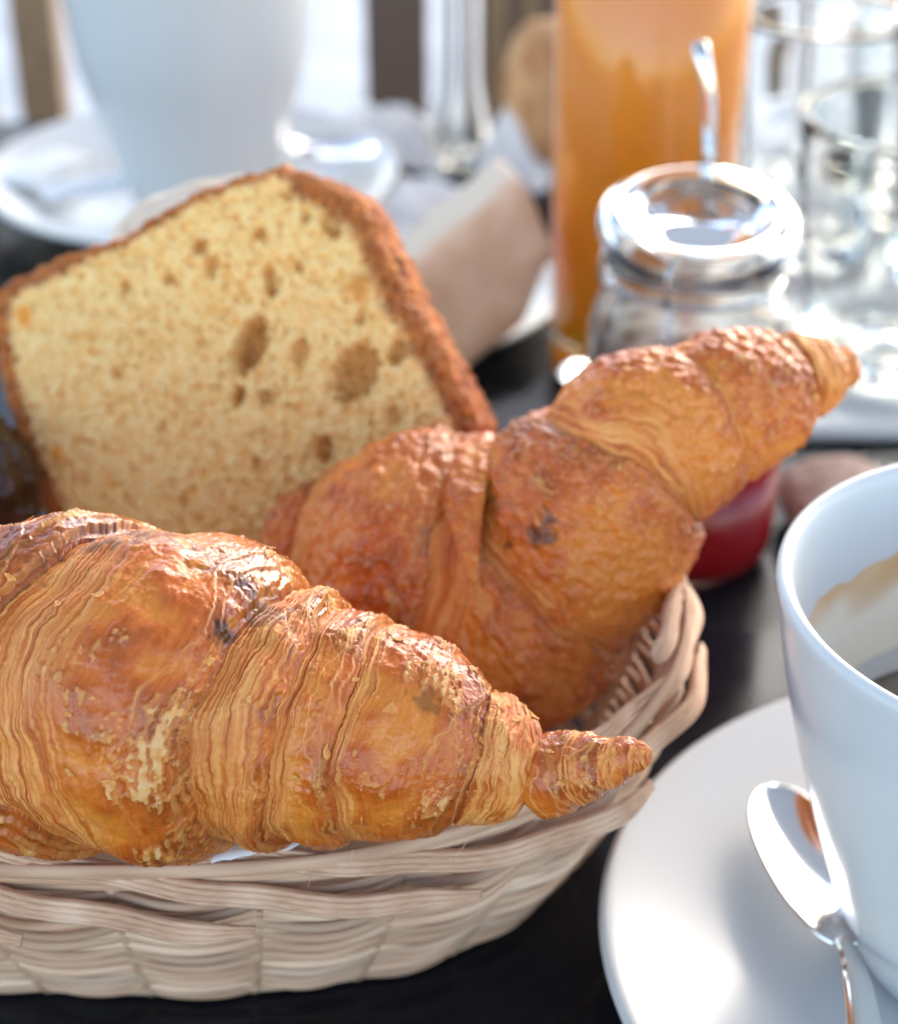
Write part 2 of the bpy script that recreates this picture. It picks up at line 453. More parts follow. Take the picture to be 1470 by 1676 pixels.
def croissant_body(name, parent, ctrl, bounds, nu, nv, seed, toward, burnt=(), blister=1.0, peel=(), lines=1.0, bubbly=0.0, rise=.95, dry=0.0, helix=0.0, dark=0.0, patch=.28, flakes=0, tip_round=.25):
    """ctrl rows: x, y, z, half height, half depth, key; bounds rows: key, skew, step, band share, bulge"""
    ctrl = np.array(ctrl, float)
    fine = spline(ctrl, 1200)
    sl = np.concatenate([[0], np.cumsum(np.linalg.norm(np.diff(fine[:, :3], axis=0), axis=1))])
    L = sl[-1]
    s = np.linspace(0, L, nu)
    Q = np.stack([np.interp(s, sl, fine[:, i]) for i in range(6)], 1)
    C = Q[:, :3]
    T = np.gradient(C, axis=0); T /= np.linalg.norm(T, axis=1)[:, None]
    W = np.array(toward, float)
    B = W - (T @ W)[:, None] * T; B /= np.linalg.norm(B, axis=1)[:, None]
    N = np.cross(T, B)
    N *= np.sign(N[nu // 2, 2])
    # more columns on the side towards the table's near edge
    av = np.linspace(-np.pi, np.pi, nv, endpoint=False)
    a = av - .45 * np.sin(av) + .35
    A = a[None]; Sg = s[:, None]
    bounds = sorted(bounds)
    bs = np.array([np.interp(b[0], Q[:, 5], s) for b in bounds])
    bk_ = np.array([b[1] for b in bounds]); st = np.array([b[2] for b in bounds]); bf = np.array([b[3] for b in bounds]); bu = np.array([b[4] for b in bounds])
    # base positions for noise lookups
    X = C[:, None, 0] + np.cos(A) * Q[:, 4:5] * B[:, None, 0][:, :1] + np.sin(A) * Q[:, 3:4] * N[:, None, 0][:, :1]
    Y = C[:, None, 1] + np.cos(A) * Q[:, 4:5] * B[:, 1][:, None] + np.sin(A) * Q[:, 3:4] * N[:, 1][:, None]
    Z = C[:, None, 2] + np.cos(A) * Q[:, 4:5] * B[:, 2][:, None] + np.sin(A) * Q[:, 3:4] * N[:, 2][:, None]
    n1 = noise(X * .6, Y * .6, Z * .6, seed)
    n2 = noise(X * 1.7, Y * 1.7, Z * 1.7, seed + 1)
    n3 = noise(X * 4.2, Y * 4.2, Z * 4.2, seed + 2)
    n4 = noise(X * 9.5, Y * 9.5, Z * 9.5, seed + 3)
    n5 = noise(X * 20, Y * 20, Z * 20, seed + 4)
    K = np.interp(s, bs, bk_)[:, None]
    TP = np.interp(s, bs, np.array([(b[5] if len(b) > 5 else 0.0) for b in bounds]))[:, None]
    if helix:
        g = Sg - helix * (A / (2 * np.pi)) + .03 * n2
    else:
        g = Sg - K * (1 - np.cos(A + .1)) - TP * np.clip(np.sin(A), 0, 1) ** 1.5 + .16 * n1 + .07 * n2 + .02 * n3 + .012 * n4
    k = np.clip(np.searchsorted(bs, g.ravel(), side='right').reshape(g.shape) - 1, 0, len(bs) - 1)
    b0 = bs[k]; b1 = np.append(bs, L + .8)[k + 1]
    ln = b1 - b0
    t = np.clip((g - b0) / ln, 0, 1)
    ed = (b1 - g)                                               # distance to the overhanging end of the wrap
    stn = np.append(st, .05)[k + 1]
    band = 1 - sm(bf[k] * .70, bf[k] * 1.2 + .03, t + .10 * n2)  # 1 on the cut, layered strip
    h = st[k] * (sm(-.15, rise, t) - 1.0) * .55 + bu[k] * (np.sin(np.pi * np.clip(t, 0, 1)) ** .8 - .45)
    h += st[k] * .45 * sm(0, 1, t)
    ca, sa = np.cos(A), np.sin(A)
    lk = k * 7.3
    # thin sheets seen edge-on: noise drawn out along the wrap, uneven spacing
    gw = g + .009 * n3 + .006 * n4
    l1 = noise(gw * 8.5, ca * 1.1 + lk, sa * 1.1, seed + 8)
    l2 = noise(gw * 21, ca * 1.6 + lk, sa * 1.6, seed + 9)
    l3 = noise(gw * 40, ca * 2.6 + lk, sa * 2.6, seed + 10)
    terr = 0; tl = 0
    for q_, (th0, dr) in enumerate([(.05, .30), (.15, .24), (.28, .16), (.46, .12)]):
        e_ = ed - th0 * (.6 + 1.6 * sm(-.4, .5, noise(ca * 1.3 + q_ * 5, sa * 1.3, lk, seed + 12))) - .035 * n3 - .028 * n4
        terr = terr - np.clip(stn, .06, .3) * dr * (1 - sm(0, .022, e_))
        tl = np.maximum(tl, sm(.045, .0, np.abs(e_ - .02)) * (.4 + .6 * sm(-.2, .3, n2)))
    lay = band * (.028 * l1 + .030 * (.6 - 1.6 * np.abs(l2)) + .014 * l3) + (1 - band) * lines * (.010 * l1 + .009 * l2 * sm(-.1, .4, n2))
    w = worley(X * 4.2 + .4 * n3, Y * 4.2 + .3 * n2, Z * 4.2, seed)
    w2 = worley(X * 9 + .3 * n4, Y * 9, Z * 9, seed + 5)
    bm = np.maximum(sm(.0, .45, noise(X * 1.1, Y * 1.1, Z * 1.1, seed + 14)), bubbly)
    blis = (1 - band) * blister * (bm * (.050 * (.55 - w) + .022 * (.5 - w2)) + .022 * n3)
    lump_ = .10 * n1 + .055 * n2
    fine_ = .009 * n4 + .006 * n5
    pm = .50 * n2 + .36 * n3 + .22 * n4 + .12 * n5 + .55 * n1 + .45 * l1
    for (kx, ang, rad, st_) in peel:
        s0 = np.interp(kx, Q[:, 5], s)
        pm = pm + st_ * sm(1.3, .2, np.hypot(Sg - s0, (A - ang) * Q[:, 3:4]) / rad)
    f1 = sm(patch, patch + .05, pm) * (1 - band * .6)
    f2 = sm(patch + .26, patch + .30, pm + .15 * l2) * (1 - band * .6)
    lip = sm(.10, .0, np.abs(pm - patch - .05)) * f1 + sm(.08, .0, np.abs(pm - patch - .30)) * f2
    crack = sm(.05, .0, np.abs(n4 + .4 * n3)) * bm
    d = h + terr + lay + lump_ + blis * (1 - .7 * f1) + fine_ + .016 * f1 + .018 * f2 + .014 * lip - .012 * crack
    endf = np.minimum(sm(0, tip_round, Sg), sm(0, tip_round, L - Sg)) ** .5
    r = d + 0 * Sg
    fac = endf
    P = np.stack([C[:, i:i + 1] + fac * (np.cos(A) * (Q[:, 4:5] + r) * B[:, i:i + 1] + np.sin(A) * (Q[:, 3:4] + r) * N[:, i:i + 1]) for i in range(3)], -1)
    # colour of the crust itself
    bake = .34 + .45 * n1 + .38 * n2 + .24 * n3 + .42 * (1 - band) * sm(.40, .95, t) + dark
    bake += .20 * sm(.2, 1.0, np.sin(A)) + .10 * l1
    c = mix(GOLD, ORANGE, sm(.10, .55, bake))
    c = mix(c, BROWN, sm(.45, 1.0, bake) * .9)
    c = mix(c, DARK, sm(1.0, 1.45, bake) * .6)
    lc = mix(ORANGE, PALE, np.clip(.48 + 1.0 * l2 + .35 * l1 + .7 * l3, 0, 1))
    lc = mix(lc, BROWN, .55 * sm(-.15, -.60, .7 * l1 + .9 * l2))
    c = mix(c, lc, np.clip(band * (.60 + .35 * sm(-.3, .3, n2)) + (1 - band) * .12 * lines, 0, 1))
    c = mix(c, PALE, .40 * sm(.10, .0, w2 - .28) * bm * (1 - band))
    c = mix(c, PALE, (.15 + .30 * lines) * tl)
    c = mix(c, GOLD, .5 * crack)
    c = mix(c, mix(GOLD, PALE, np.clip(.5 + n4 + .5 * n3, 0, 1)), f1 * (.40 + .25 * n3))
    c = mix(c, mix(PALE, CREAM, np.clip(.35 + n4, 0, 1)), f2 * .55)
    c = mix(c, ORANGE, .35 * sm(.05, .0, np.abs(pm - patch)))
    ro = .33 + dry + .24 * band + .16 * f1 + .12 * f2 + .12 * n4 - .08 * sm(.5, 1, bake)
    for (kx, ang, rad, st_) in burnt:
        s0 = np.interp(kx, Q[:, 5], s)
        dist = np.hypot((Sg - s0), (A - ang) * Q[:, 3:4]) / rad
        m_ = sm(1.25, .35, dist + .75 * n3 + .5 * n4 + .2 * n2) * st_
        c = mix(c, DARK * .8, m_); ro = ro - .10 * m_
    o = build(name, P, grid_quads(nu, nv, wrap_v=True), M['pastry'], parent, c, np.clip(ro, .18, .85))
    return P, c, o, (band, t)

# a few thin shards that all loose flakes share
def shard(seed):
    nr, na = 4, 22
    rr_, aa_ = np.meshgrid(np.linspace(.05, 1, nr), np.linspace(0, 2 * np.pi, na, endpoint=False), indexing='ij')
    ed = 1 + .55 * noise(np.cos(aa_) * 1.1 + seed * 3, np.sin(aa_) * 1.1, 0 * aa_, seed) + .40 * noise(np.cos(aa_) * 4 + seed * 3, np.sin(aa_) * 4, 0 * aa_, seed + 1)
    x, y = rr_ * ed * np.cos(aa_), rr_ * ed * np.sin(aa_) * .5
    z = .30 * np.clip(x + .3, 0, 2) ** 1.5 + .12 * noise(x * 1.5, y * 1.5, seed + 0 * x, 4) - .05
    V = np.stack([x, y, z], -1).reshape(-1, 3)
    c = mix(GOLD, PALE, np.clip(.5 + noise(x * 2, y * 2, seed + 3 + 0 * x, 1), 0, 1)).reshape(-1, 3)
    me = bpy.data.meshes.new('flake')
    N_ = nr * na
    q = grid_quads(nr, na, wrap_v=True)
    f = q.tolist() + (q[:, ::-1] + N_).tolist() + [[(nr - 1) * na + i, (nr - 1) * na + i + N_, (nr - 1) * na + (i + 1) % na + N_, (nr - 1) * na + (i + 1) % na] for i in range(na)]
    f += [list(range(na))[::-1], [i + N_ for i in range(na)]]
    me.from_pydata(np.vstack([V, V - [0, 0, .07]]).tolist(), [], f)
    at = me.color_attributes.new('tint', 'FLOAT_COLOR', 'POINT')
    cc = np.ones((2 * N_, 4), np.float32); cc[:, :3] = np.vstack([c, c])
    at.data.foreach_set('color', cc.ravel())
    g = me.attributes.new('gloss', 'FLOAT', 'POINT'); g.data.foreach_set('value', np.full(2 * N_, .6, np.float32))
    me.polygons.foreach_set('use_smooth', [True] * len(me.polygons))
    me.materials.append(M['pastry'])
    return me
SHARDS = [shard(i) for i in range(6)]
from mathutils import Matrix
def scatter_flakes(P, band_t, parent, count, seed, jmin, jmax, size=(.08, .3), imin=.05, imax=.95):
    r = np.random.default_rng(seed)
    nu, nv = P.shape[:2]
    band, t = band_t
    done = 0; tries = 0
    while done < count and tries < 6000:
        tries += 1
        i = int(r.uniform(imin, imax) * nu); j = int(r.uniform(jmin, jmax) * nv) % nv
        near_edge = t[i, j] > .86 or .3 < band[i, j] < .9
        if not near_edge and r.random() > .18: continue
        i2, j2 = min(i + 8, nu - 1), (j + 6) % nv
        e1 = P[i2, j] - P[i - 8, j]; e2 = P[i, j2] - P[i, j - 6]
        nrm = np.cross(e1, e2); nl = np.linalg.norm(nrm)
        if nl < 1e-9: continue
        nrm /= nl
        cen = P[i].mean(0)
        if np.dot(nrm, P[i, j] - cen) < 0: nrm = -nrm
        e1 /= np.linalg.norm(e1)
        ang = r.normal(0, .7)
        e2 = np.cross(nrm, e1)
        ex = e1 * math.cos(ang) + e2 * math.sin(ang); ey = np.cross(nrm, ex)
        k = r.uniform(*size)
        o = bpy.data.objects.new('flake', SHARDS[done % 6])
        m = np.eye(4)
        m[:3, 0], m[:3, 1], m[:3, 2] = ex * k * S, ey * k * S, nrm * k * .8 * S
        m[:3, 3] = (P[i, j] + nrm * .012 - ORIGIN[parent]) * S
        COL.objects.link(o)
        o.parent = parent
        o.matrix_local = Matrix(m.tolist())
        done += 1

TOWARD = np.array([0, -1, .62])
def ctrl_row(px, top, bot, y, depth=1.0, key=None):
    mid = (top + bot) / 2
    p = on_y(px, mid, y)
    sc = FPX / (p[1] * CP + (CAM_H - p[2]) * SP)
    hh = (bot - top) / 2 / sc
    return [*p, hh, hh * depth, px if key is None else key]
# --- near croissant
c1 = thing('croissant', (-3.0, 24.4, RIM), 'large golden flaky croissant lying along the front rim of the basket', 'croissant', 'croissants in the basket')
rows = [[-12.6, 28.2, 7.2, 1.5, 1.5, -420], [-11.6, 26.6, 7.6, 2.1, 2.1, -310], [-10.0, 25.3, 7.9, 2.5, 2.5, -180],
        ctrl_row(0, 862, 1372, 24.6), ctrl_row(130, 848, 1395, 24.4), ctrl_row(260, 858, 1402, 24.3), ctrl_row(400, 925, 1392, 24.2),
        ctrl_row(520, 985, 1382, 24.1), ctrl_row(650, 1035, 1375, 23.9), ctrl_row(760, 1100, 1366, 23.7), ctrl_row(840, 1170, 1350, 23.5), ctrl_row(885, 1215, 1335, 23.4)]
bnd = [(-420, .6, .2, .3, .15), (-120, .9, .2, .35, .18), (40, 1.7, .44, .42, .24), (345, 1.3, .42, .72, .05), (455, 1.0, .22, .30, .08), (572, .55, .12, .12, .10), (792, -.25, .20, .95, .03), (900, -.2, .05, 1, 0)]
P1, _, body1, bt1 = croissant_body('body', c1, rows, bnd, 1150, 560, 11, TOWARD,
    burnt=[(352, .55, .24, .9), (400, .9, .55, .62), (330, 1.05, .5, .5), (-10, .1, .35, .8), (5, -.45, .25, .7), (215, 1.25, .8, .6), (60, 1.0, .6, .5), (690, .55, .25, .5)],
    peel=[(700, .73, .55, .75), (650, .35, .25, .6), (285, -.35, .75, .55), (305, .05, .4, .5), (740, -.45, .4, .65), (760, .0, .2, .6), (500, .55, .3, .5), (560, .85, .3, .5), (290, .8, .3, .6), (320, -.95, .35, .5), (630, -.3, .18, .6)], patch=.46)
scatter_flakes(P1, bt1, c1, 60, 21, .30, .85, (.04, .13), .3, .99)
tr = [ctrl_row(868, 1215, 1340, 23.4), ctrl_row(905, 1203, 1336, 23.25), ctrl_row(950, 1200, 1312, 23.1), ctrl_row(1000, 1203, 1285, 22.95), ctrl_row(1045, 1210, 1258, 22.85), ctrl_row(1066, 1214, 1240, 22.8)]
Pt, _, tip1, btt = croissant_body('tip', c1, tr, [(868, 0, .04, .15, .05), (938, 0, .07, .35, .02), (990, 0, .11, .45, .03), (1034, 0, .05, .35, .0)],
    220, 160, 31, TOWARD, helix=.55, patch=.45, tip_round=.12)
scatter_flakes(Pt, btt, c1, 8, 22, .3, .7, (.05, .12))
# --- far croissant
c2 = thing('croissant', (1.5, 30.5, RIM), 'browner croissant lying behind, its tip rising towards the glass jar', 'croissant', 'croissants in the basket')
def row2(top, bot, y, depth, key):
    """outline points given across the axis"""
    a, b = on_y(*top, y), on_y(*bot, y)
    m = (a + b) / 2
    d = ray((top[0] + bot[0]) / 2, (top[1] + bot[1]) / 2)
    w = b - a
    w = w - d * np.dot(w, d) / np.dot(d, d)
    hh = np.linalg.norm(w) / 2 - .17
    return [*m, hh, hh * depth, key]
rows = [row2((432, 905), (452, 960), 32.4, 1, 0), row2((470, 835), (490, 1020), 32.0, 1, 50), row2((545, 732), (590, 1090), 31.5, .95, 120), row2((645, 696), (745, 1160), 31.0, .92, 220),
        row2((755, 706), (880, 1180), 30.8, .92, 330), row2((850, 690), (965, 1085), 30.8, .95, 430), row2((900, 648), (1018, 1012), 30.9, .95, 530), row2((985, 580), (1108, 880), 31.2, .95, 640),
        row2((1095, 548), (1215, 805), 31.7, .95, 760), row2((1225, 524), (1300, 745), 32.2, .95, 860), row2((1320, 535), (1350, 690), 32.6, .95, 940), row2((1385, 552), (1388, 650), 32.9, .95, 1000), row2((1410, 572), (1408, 618), 33.0, .95, 1030)]
bnd = [(0, 0, .15, .1, .12), (98, .1, .46, .08, .22), (238, .15, .46, .25, .14, -.1), (398, .15, .46, .08, .13, -.1), (628, .1, .22, .22, .14, -.7), (760, .1, .05, .05, .08, -.4), (905, .1, .18, .70, .04, -.2), (970, .1, .10, .3, .05)]
P2, _, body2, bt2 = croissant_body('body', c2, rows, bnd, 820, 420, 51, TOWARD,
    burnt=[(505, .25, .28, .8), (455, .85, .5, .45), (430, .3, .12, .7)], blister=2.5, lines=.6, bubbly=.7, rise=.30, dry=.07, dark=-.16, patch=.66)
scatter_flakes(P2, bt2, c2, 30, 23, .25, .85, (.05, .13))
# torn paper peeping out under the near croissant
u, v = np.meshgrid(np.linspace(0, 1, 24), np.linspace(0, 1, 10), indexing='ij')
pa, pb, pc, pd = on_z(345, 1412, 5.75), on_z(590, 1362, 5.9), on_z(360, 1395, 5.9) + [0, 1.6, -.2], on_z(600, 1340, 6.0) + [0, 1.6, -.2]
pp = (pa * (1 - u[..., None]) + pb * u[..., None]) * (1 - v[..., None]) + (pc * (1 - u[..., None]) + pd * u[..., None]) * v[..., None]
pp[..., 2] += .05 * noise(u * 5, v * 3, 0 * u, 3)
pp[:, 0, 1] += .10 * noise(u[:, 0] * 9, 0 * u[:, 0], 0 * u[:, 0], 5)
pl = tag(build('baking_paper', pp, grid_quads(24, 10), M['paper']), 'torn white scrap of baking paper under the near croissant', 'paper')
md = pl.modifiers.new('thickness', 'SOLIDIFY'); md.thickness = .0002

# ------------------------------------------------------------------ slice of loaf cake
cs = thing('cake_slice', (-3.6, 34.6, 2.0), 'thick yellow loaf cake slice with brown crust leaning in the basket', 'cake')
CN = np.array([-.20, -.86, .46]); CN /= np.linalg.norm(CN)
CC = on_y(380, 620, 35.0)
out = [(-14, 490), (0, 470), (45, 446), (100, 420), (150, 405), (200, 393), (235, 366), (290, 335), (350, 305), (405, 285), (445, 277), (485, 279), (525, 294), (565, 312), (600, 340), (622, 395), (645, 440), (672, 490), (700, 535), (722, 580), (745, 625), (768, 668), (784, 700),
       (770, 740), (720, 800), (640, 880), (560, 940), (450, 985), (330, 1000), (220, 995), (140, 960), (105, 900), (82, 850), (60, 800), (36, 740), (14, 670), (0, 610), (-14, 540)]
O3 = np.array([on_plane(x, y, CC, CN) for x, y in out])
cen = on_plane(390, 640, CC, CN)
ex = np.array([1., 0, 0]) - CN * CN[0]; ex /= np.linalg.norm(ex)
ey = np.cross(CN, ex); ey *= np.sign(ey[2])
o2 = np.stack([(O3 - cen) @ ex, (O3 - cen) @ ey], 1)
def loc2(px, py):
    p = on_plane(px, py, CC, CN) - cen
    return np.array([p @ ex, p @ ey])
nth, nrr = 640, 210
th_ = np.linspace(-np.pi, np.pi, nth, endpoint=False)
oa = np.arctan2(o2[:, 1], o2[:, 0]); orr = np.hypot(o2[:, 0], o2[:, 1])
od = np.argsort(oa); oa, orr = oa[od], orr[od]
R = np.interp(th_, np.r_[oa[-1] - 2 * np.pi, oa, oa[0] + 2 * np.pi], np.r_[orr[-1], orr, orr[0]])
R += .06 * noise(np.cos(th_) * 7, np.sin(th_) * 7, 0 * th_, 3) + .07 * noise(np.cos(th_) * 18, np.sin(th_) * 18, 0 * th_, 4)
rr = np.linspace(0.004, 1, nrr)[:, None]
x2, y2 = rr * R * np.cos(th_), rr * R * np.sin(th_)
q1 = noise(x2 * 1.2, y2 * 1.2, 0 * x2, 61); q2 = noise(x2 * 3.2, y2 * 3.2, 0 * x2, 62); q3 = noise(x2 * 8, y2 * 8, 0 * x2, 63); q4 = noise(x2 * 17, y2 * 17, 0 * x2, 64)
w1 = worley(x2 * 6 + .3 * q2, y2 * 5 + .2 * q3, 0 * x2, 65); w3 = worley(x2 * 2.6, y2 * 2.6, 0 * x2 + .5, 66)
dz = .065 * q2 + .09 * q3 + .045 * q4 - .13 * sm(.45, .12, w1) - .10 * sm(.20, .05, w3) * sm(-.1, .3, q1 + .2)
pore = np.clip(sm(.28, .08, w1) * .15 + .5 * sm(.17, .06, w3), 0, 1)
for (px, py, ra, rb, rot, dp) in [(408, 566, 22, 44, -25, .55), (580, 610, 32, 48, -30, .5), (541, 366, 15, 20, 20, .3), (441, 462, 10, 24, 10, .3), (345, 435, 12, 15, 0, .2), (326, 404, 14, 12, 0, .2), (500, 356, 9, 9, 0, .18), (489, 436, 9, 9, 0, .18), (490, 575, 14, 20, -20, .22), (530, 735, 14, 22, 0, .35), (433, 650, 10, 12, 0, .22), (390, 650, 9, 18, -20, .25), (650, 575, 14, 22, -30, .3), (645, 680, 12, 16, 0, .2), (424, 382, 12, 10, 0, .18), (205, 470, 9, 11, 0, .14), (275, 456, 9, 9, 0, .14), (590, 520, 10, 10, 0, .16), (470, 320, 9, 9, 0, .15), (265, 705, 9, 9, 0, .12), (190, 610, 8, 9, 0, .12), (300, 820, 9, 10, 0, .12), (420, 760, 9, 11, 0, .14), (330, 560, 8, 9, 0, .12)]:
    c0 = loc2(px, py); sc = np.linalg.norm(loc2(px + 10, py) - c0) / 10
    a = math.radians(rot); dx, dy = x2 - c0[0], y2 - c0[1]
    ux, uy = dx * math.cos(a) + dy * math.sin(a), -dx * math.sin(a) + dy * math.cos(a)
    e = np.hypot(ux / (ra * sc * 1.2), uy / (rb * sc * 1.15)) + .18 * q3
    m_ = sm(1.08, .62, e)
    dz = dz - 1.5 * dp * m_; pore = np.maximum(pore, (.95 if dp > .45 else .6) * m_)
edge_d = R * (1 - rr)
def lump(px, py, r_, hgt):
    c0 = loc2(px, py); sc = np.linalg.norm(loc2(px + 10, py) - c0) / 10
    return sm(1.1, .5, np.hypot(x2 - c0[0], y2 - c0[1]) / (r_ * sc) + .2 * q3) * hgt
l1 = lump(588, 468, 24, 1); dz = dz + .12 * l1
fr1 = np.maximum(lump(40, 515, 17, 1), lump(96, 742, 14, 1)); dz = dz + .05 * fr1
CRUMB, CRUMB2, PORE, CR1, CR2 = srgb(250, 214, 148), srgb(240, 186, 104), srgb(206, 142, 66), srgb(196, 112, 44), srgb(140, 68, 24)
cc = mix(CRUMB, CRUMB2, np.clip(.42 + .3 * q1 - .5 * q2 - .8 * q3 - .3 * q4 + .35 * sm(.45, .12, w1), 0, 1))
cc = mix(cc, PORE, pore * .6)
ang_r = (np.abs(th_ - .48) < .82)                                 # the side with the thick crust
cw = np.where(ang_r, .72, np.where(np.abs(th_) > 2.45, .58, .26))[None] + .10 * q2 + .08 * q1
cr = sm(cw, cw * .5, edge_d + .06 * q3)
cc = mix(cc, mix(CR1, CR2, np.clip(.45 + .8 * q2 + .3 * q3, 0, 1)), cr * .95)
cc = mix(cc, srgb(222, 150, 66), l1 * .8); cc = mix(cc, srgb(240, 150, 24), fr1 * .85)
dz = dz + cr * (.05 * q2 + .03 * q3) - .10 * sm(.10, 0, edge_d)
face = cen + x2[..., None] * ex + y2[..., None] * ey + dz[..., None] * CN
nb = 34
TH = 2.1
back = []; bcol = []
for i in range(1, nb + 1):
    dd = i / nb * TH
    bulge = .06 * math.sin(math.pi * i / nb)
    Rn = R + bulge + .11 * noise(np.cos(th_) * 9, np.sin(th_) * 9, dd * 3 + 0 * th_, 71) + .10 * noise(np.cos(th_) * 22, np.sin(th_) * 22, dd * 7 + 0 * th_, 72)
    back.append(cen + (Rn * np.cos(th_))[:, None] * ex + (Rn * np.sin(th_))[:, None] * ey - (dd + .1) * CN)
    f = np.clip(.5 + 1.5 * noise(np.cos(th_) * 8, np.sin(th_) * 8, dd * 3 + 0 * th_, 73), 0, 1)
    bcol.append(mix(CR1, CR2, f))
fcap = [cen + (R * k * np.cos(th_))[:, None] * ex + (R * k * np.sin(th_))[:, None] * ey - (TH + .15) * CN for k in (.97, .6, .01)]
V = np.concatenate([face, np.array(back), np.array(fcap)]); CCo = np.concatenate([cc, np.array(bcol), np.tile(CRUMB, (3, nth, 1))])
build('slice', V, grid_quads(len(V), nth, wrap_v=True), M['cake'], cs, CCo)
# loose crumbs on the slice's rough top edge
r = np.random.default_rng(5)
crumb_v = np.array([(1, 0, 0), (-1, 0, 0), (0, 1, 0), (0, -1, 0), (0, 0, 1), (0, 0, -1)], float)
crumb_f = [[0, 2, 4], [2, 1, 4], [1, 3, 4], [3, 0, 4], [2, 0, 5], [1, 2, 5], [3, 1, 5], [0, 3, 5]]
for i in range(46):
    j = int(np.interp(r.uniform(.05, 2.6), [-np.pi, np.pi], [0, nth])) % nth
    p = V[nrr + r.integers(0, 8), j]
    kk = r.uniform(.03, .09)
    build('crumb', p + crumb_v * kk * r.uniform(.6, 1.4, (6, 3)), crumb_f, M['cake'], cs, np.tile(mix(CR1, CRUMB2, r.random()), (6, 1)))

# ------------------------------------------------------------------ other bread
def blob(name, parent, c, axes, basis, mat, seed, colf, power=2.0, nu=120, nv=160, bump=.06):
    a = np.linspace(-np.pi / 2, np.pi / 2, nu)[:, None]; b = np.linspace(0, 2 * np.pi, nv, endpoint=False)[None]
    f = lambda t, p: np.sign(t) * np.abs(t) ** (2 / p)
    x = f(np.cos(a), power) * f(np.cos(b), power); y = f(np.cos(a), power) * f(np.sin(b), power); z = f(np.sin(a), power) + 0 * b
    n_ = fbm(x * 2.2, y * 2.2, z * 2.2, 4, seed)
    k = 1 + bump * n_
    L = np.stack([x * axes[0] * k, y * axes[1] * k, z * axes[2] * k], -1)
    Pp = np.array(c) + L @ np.array(basis)
    return build(name, Pp, grid_quads(nu, nv, wrap_v=True), mat, parent, colf(x, y, z, n_))
def basis(xdir, zdir=(0, 0, 1)):
    x = np.array(xdir, float); x /= np.linalg.norm(x)
    z = np.array(zdir, float); z -= x * (z @ x); z /= np.linalg.norm(z)
    return [x, np.cross(z, x), z]
pt = thing('side_plate', on_z(660, 520, 0), 'white round plate holding the cut bread behind the basket', 'plate')
PC = on_z(655, 520, 0)
lathe('dish', rprof([(.02, .35), (2.6, .35), (3.6, .5), (4.6, .95), (5.3, 1.2)], 30) + [(5.38, 1.14)] + rprof([(5.3, 1.05), (4.5, .75), (3.5, .28), (3.0, .05), (.02, .05)], 24), (PC[0], PC[1], 0), M['china'], pt)
br = thing('bread_chunk', on_z(770, 560, 1), 'pinkish tan crusted chunk of cut bread standing on the plate behind the cake', 'bread')
CRUST, FLOUR = srgb(240, 196, 164), srgb(238, 216, 192)
bo = np.array([on_y(x, y, 50.5) for x, y in [(664, 456), (730, 398), (795, 345), (845, 303), (868, 318), (892, 375), (905, 410), (885, 468), (858, 532), (800, 578), (748, 616), (705, 590), (675, 520)]])
bc = bo.mean(0)
lo_ = spline(np.vstack([bo, bo[:1]]), 161)[:-1]
nb_ = len(lo_)
ext = np.array([-.65, 1.7, .2])
kk_ = [.02, .3, .6, .85, .96, 1.0]
rows_ = [bc + (lo_ - bc) * k + ext * (.0 if k < .9 else (k - .9) * .9) - np.array([0, .25, -.1]) * (1 - k ** 3) for k in kk_] + [bc + (lo_ - bc) * 1.01 + ext * e for e in np.linspace(.15, .9, 12)] + [bc + (lo_ - bc) * k + ext for k in (.95, .6, .02)]
BP = np.array(rows_)
bn = fbm(BP[..., 0] * .8, BP[..., 1] * .8, BP[..., 2] * .8, 4, 81)
BP = BP + (.045 * bn)[..., None] * np.array([.5, -1, .4])
row_i = np.arange(len(rows_))[:, None] + 0 * bn
bcol_ = mix(mix(CRUST, srgb(226, 176, 140), np.clip(.4 + bn, 0, 1)), FLOUR, sm(5.5, 8, row_i + 1.5 * bn))
build('crust', BP, grid_quads(len(rows_), nb_, wrap_v=True), M['bread'], br, bcol_)
rb = thing('bread_slice', on_y(300, 420, 38.5), 'floury white bread slice half hidden behind the cake slice', 'bread')
blob('slice', rb, on_y(355, 455, 39.0), (2.5, 1.0, 2.2), basis((1, .15, .25), (0, .35, 1)), M['bread'], 83,
     lambda x, y, z, n: mix(FLOUR, srgb(214, 190, 160), np.clip(.25 + n, 0, 1)), power=2.6, bump=.05)
fb = thing('bread_roll', on_z(890, 250, 0), 'tan bread roll in the far background left of the juice glass', 'bread')
blob('crust', fb, on_y(890, 160, 70) , (1.6, 1.6, 3.0), basis((1, 0, 0), (.25, .1, 1)), M['bread'], 84,
     lambda x, y, z, n: mix(srgb(214, 168, 120), srgb(176, 116, 66), np.clip(.4 + n, 0, 1)), power=2.5)
gp = thing('glazed_pastry', (-9.9, 33.2, 3), 'dark chocolate glazed pastry at the left end behind the cake slice', 'pastry')
blob('glaze', gp, on_y(-75, 800, 34.2), (1.7, 1.5, 1.6), basis((1, .3, 0)), M['choc'], 85, lambda x, y, z, n: mix(DARK, BROWN, .5 + n), power=2.4, bump=.12)

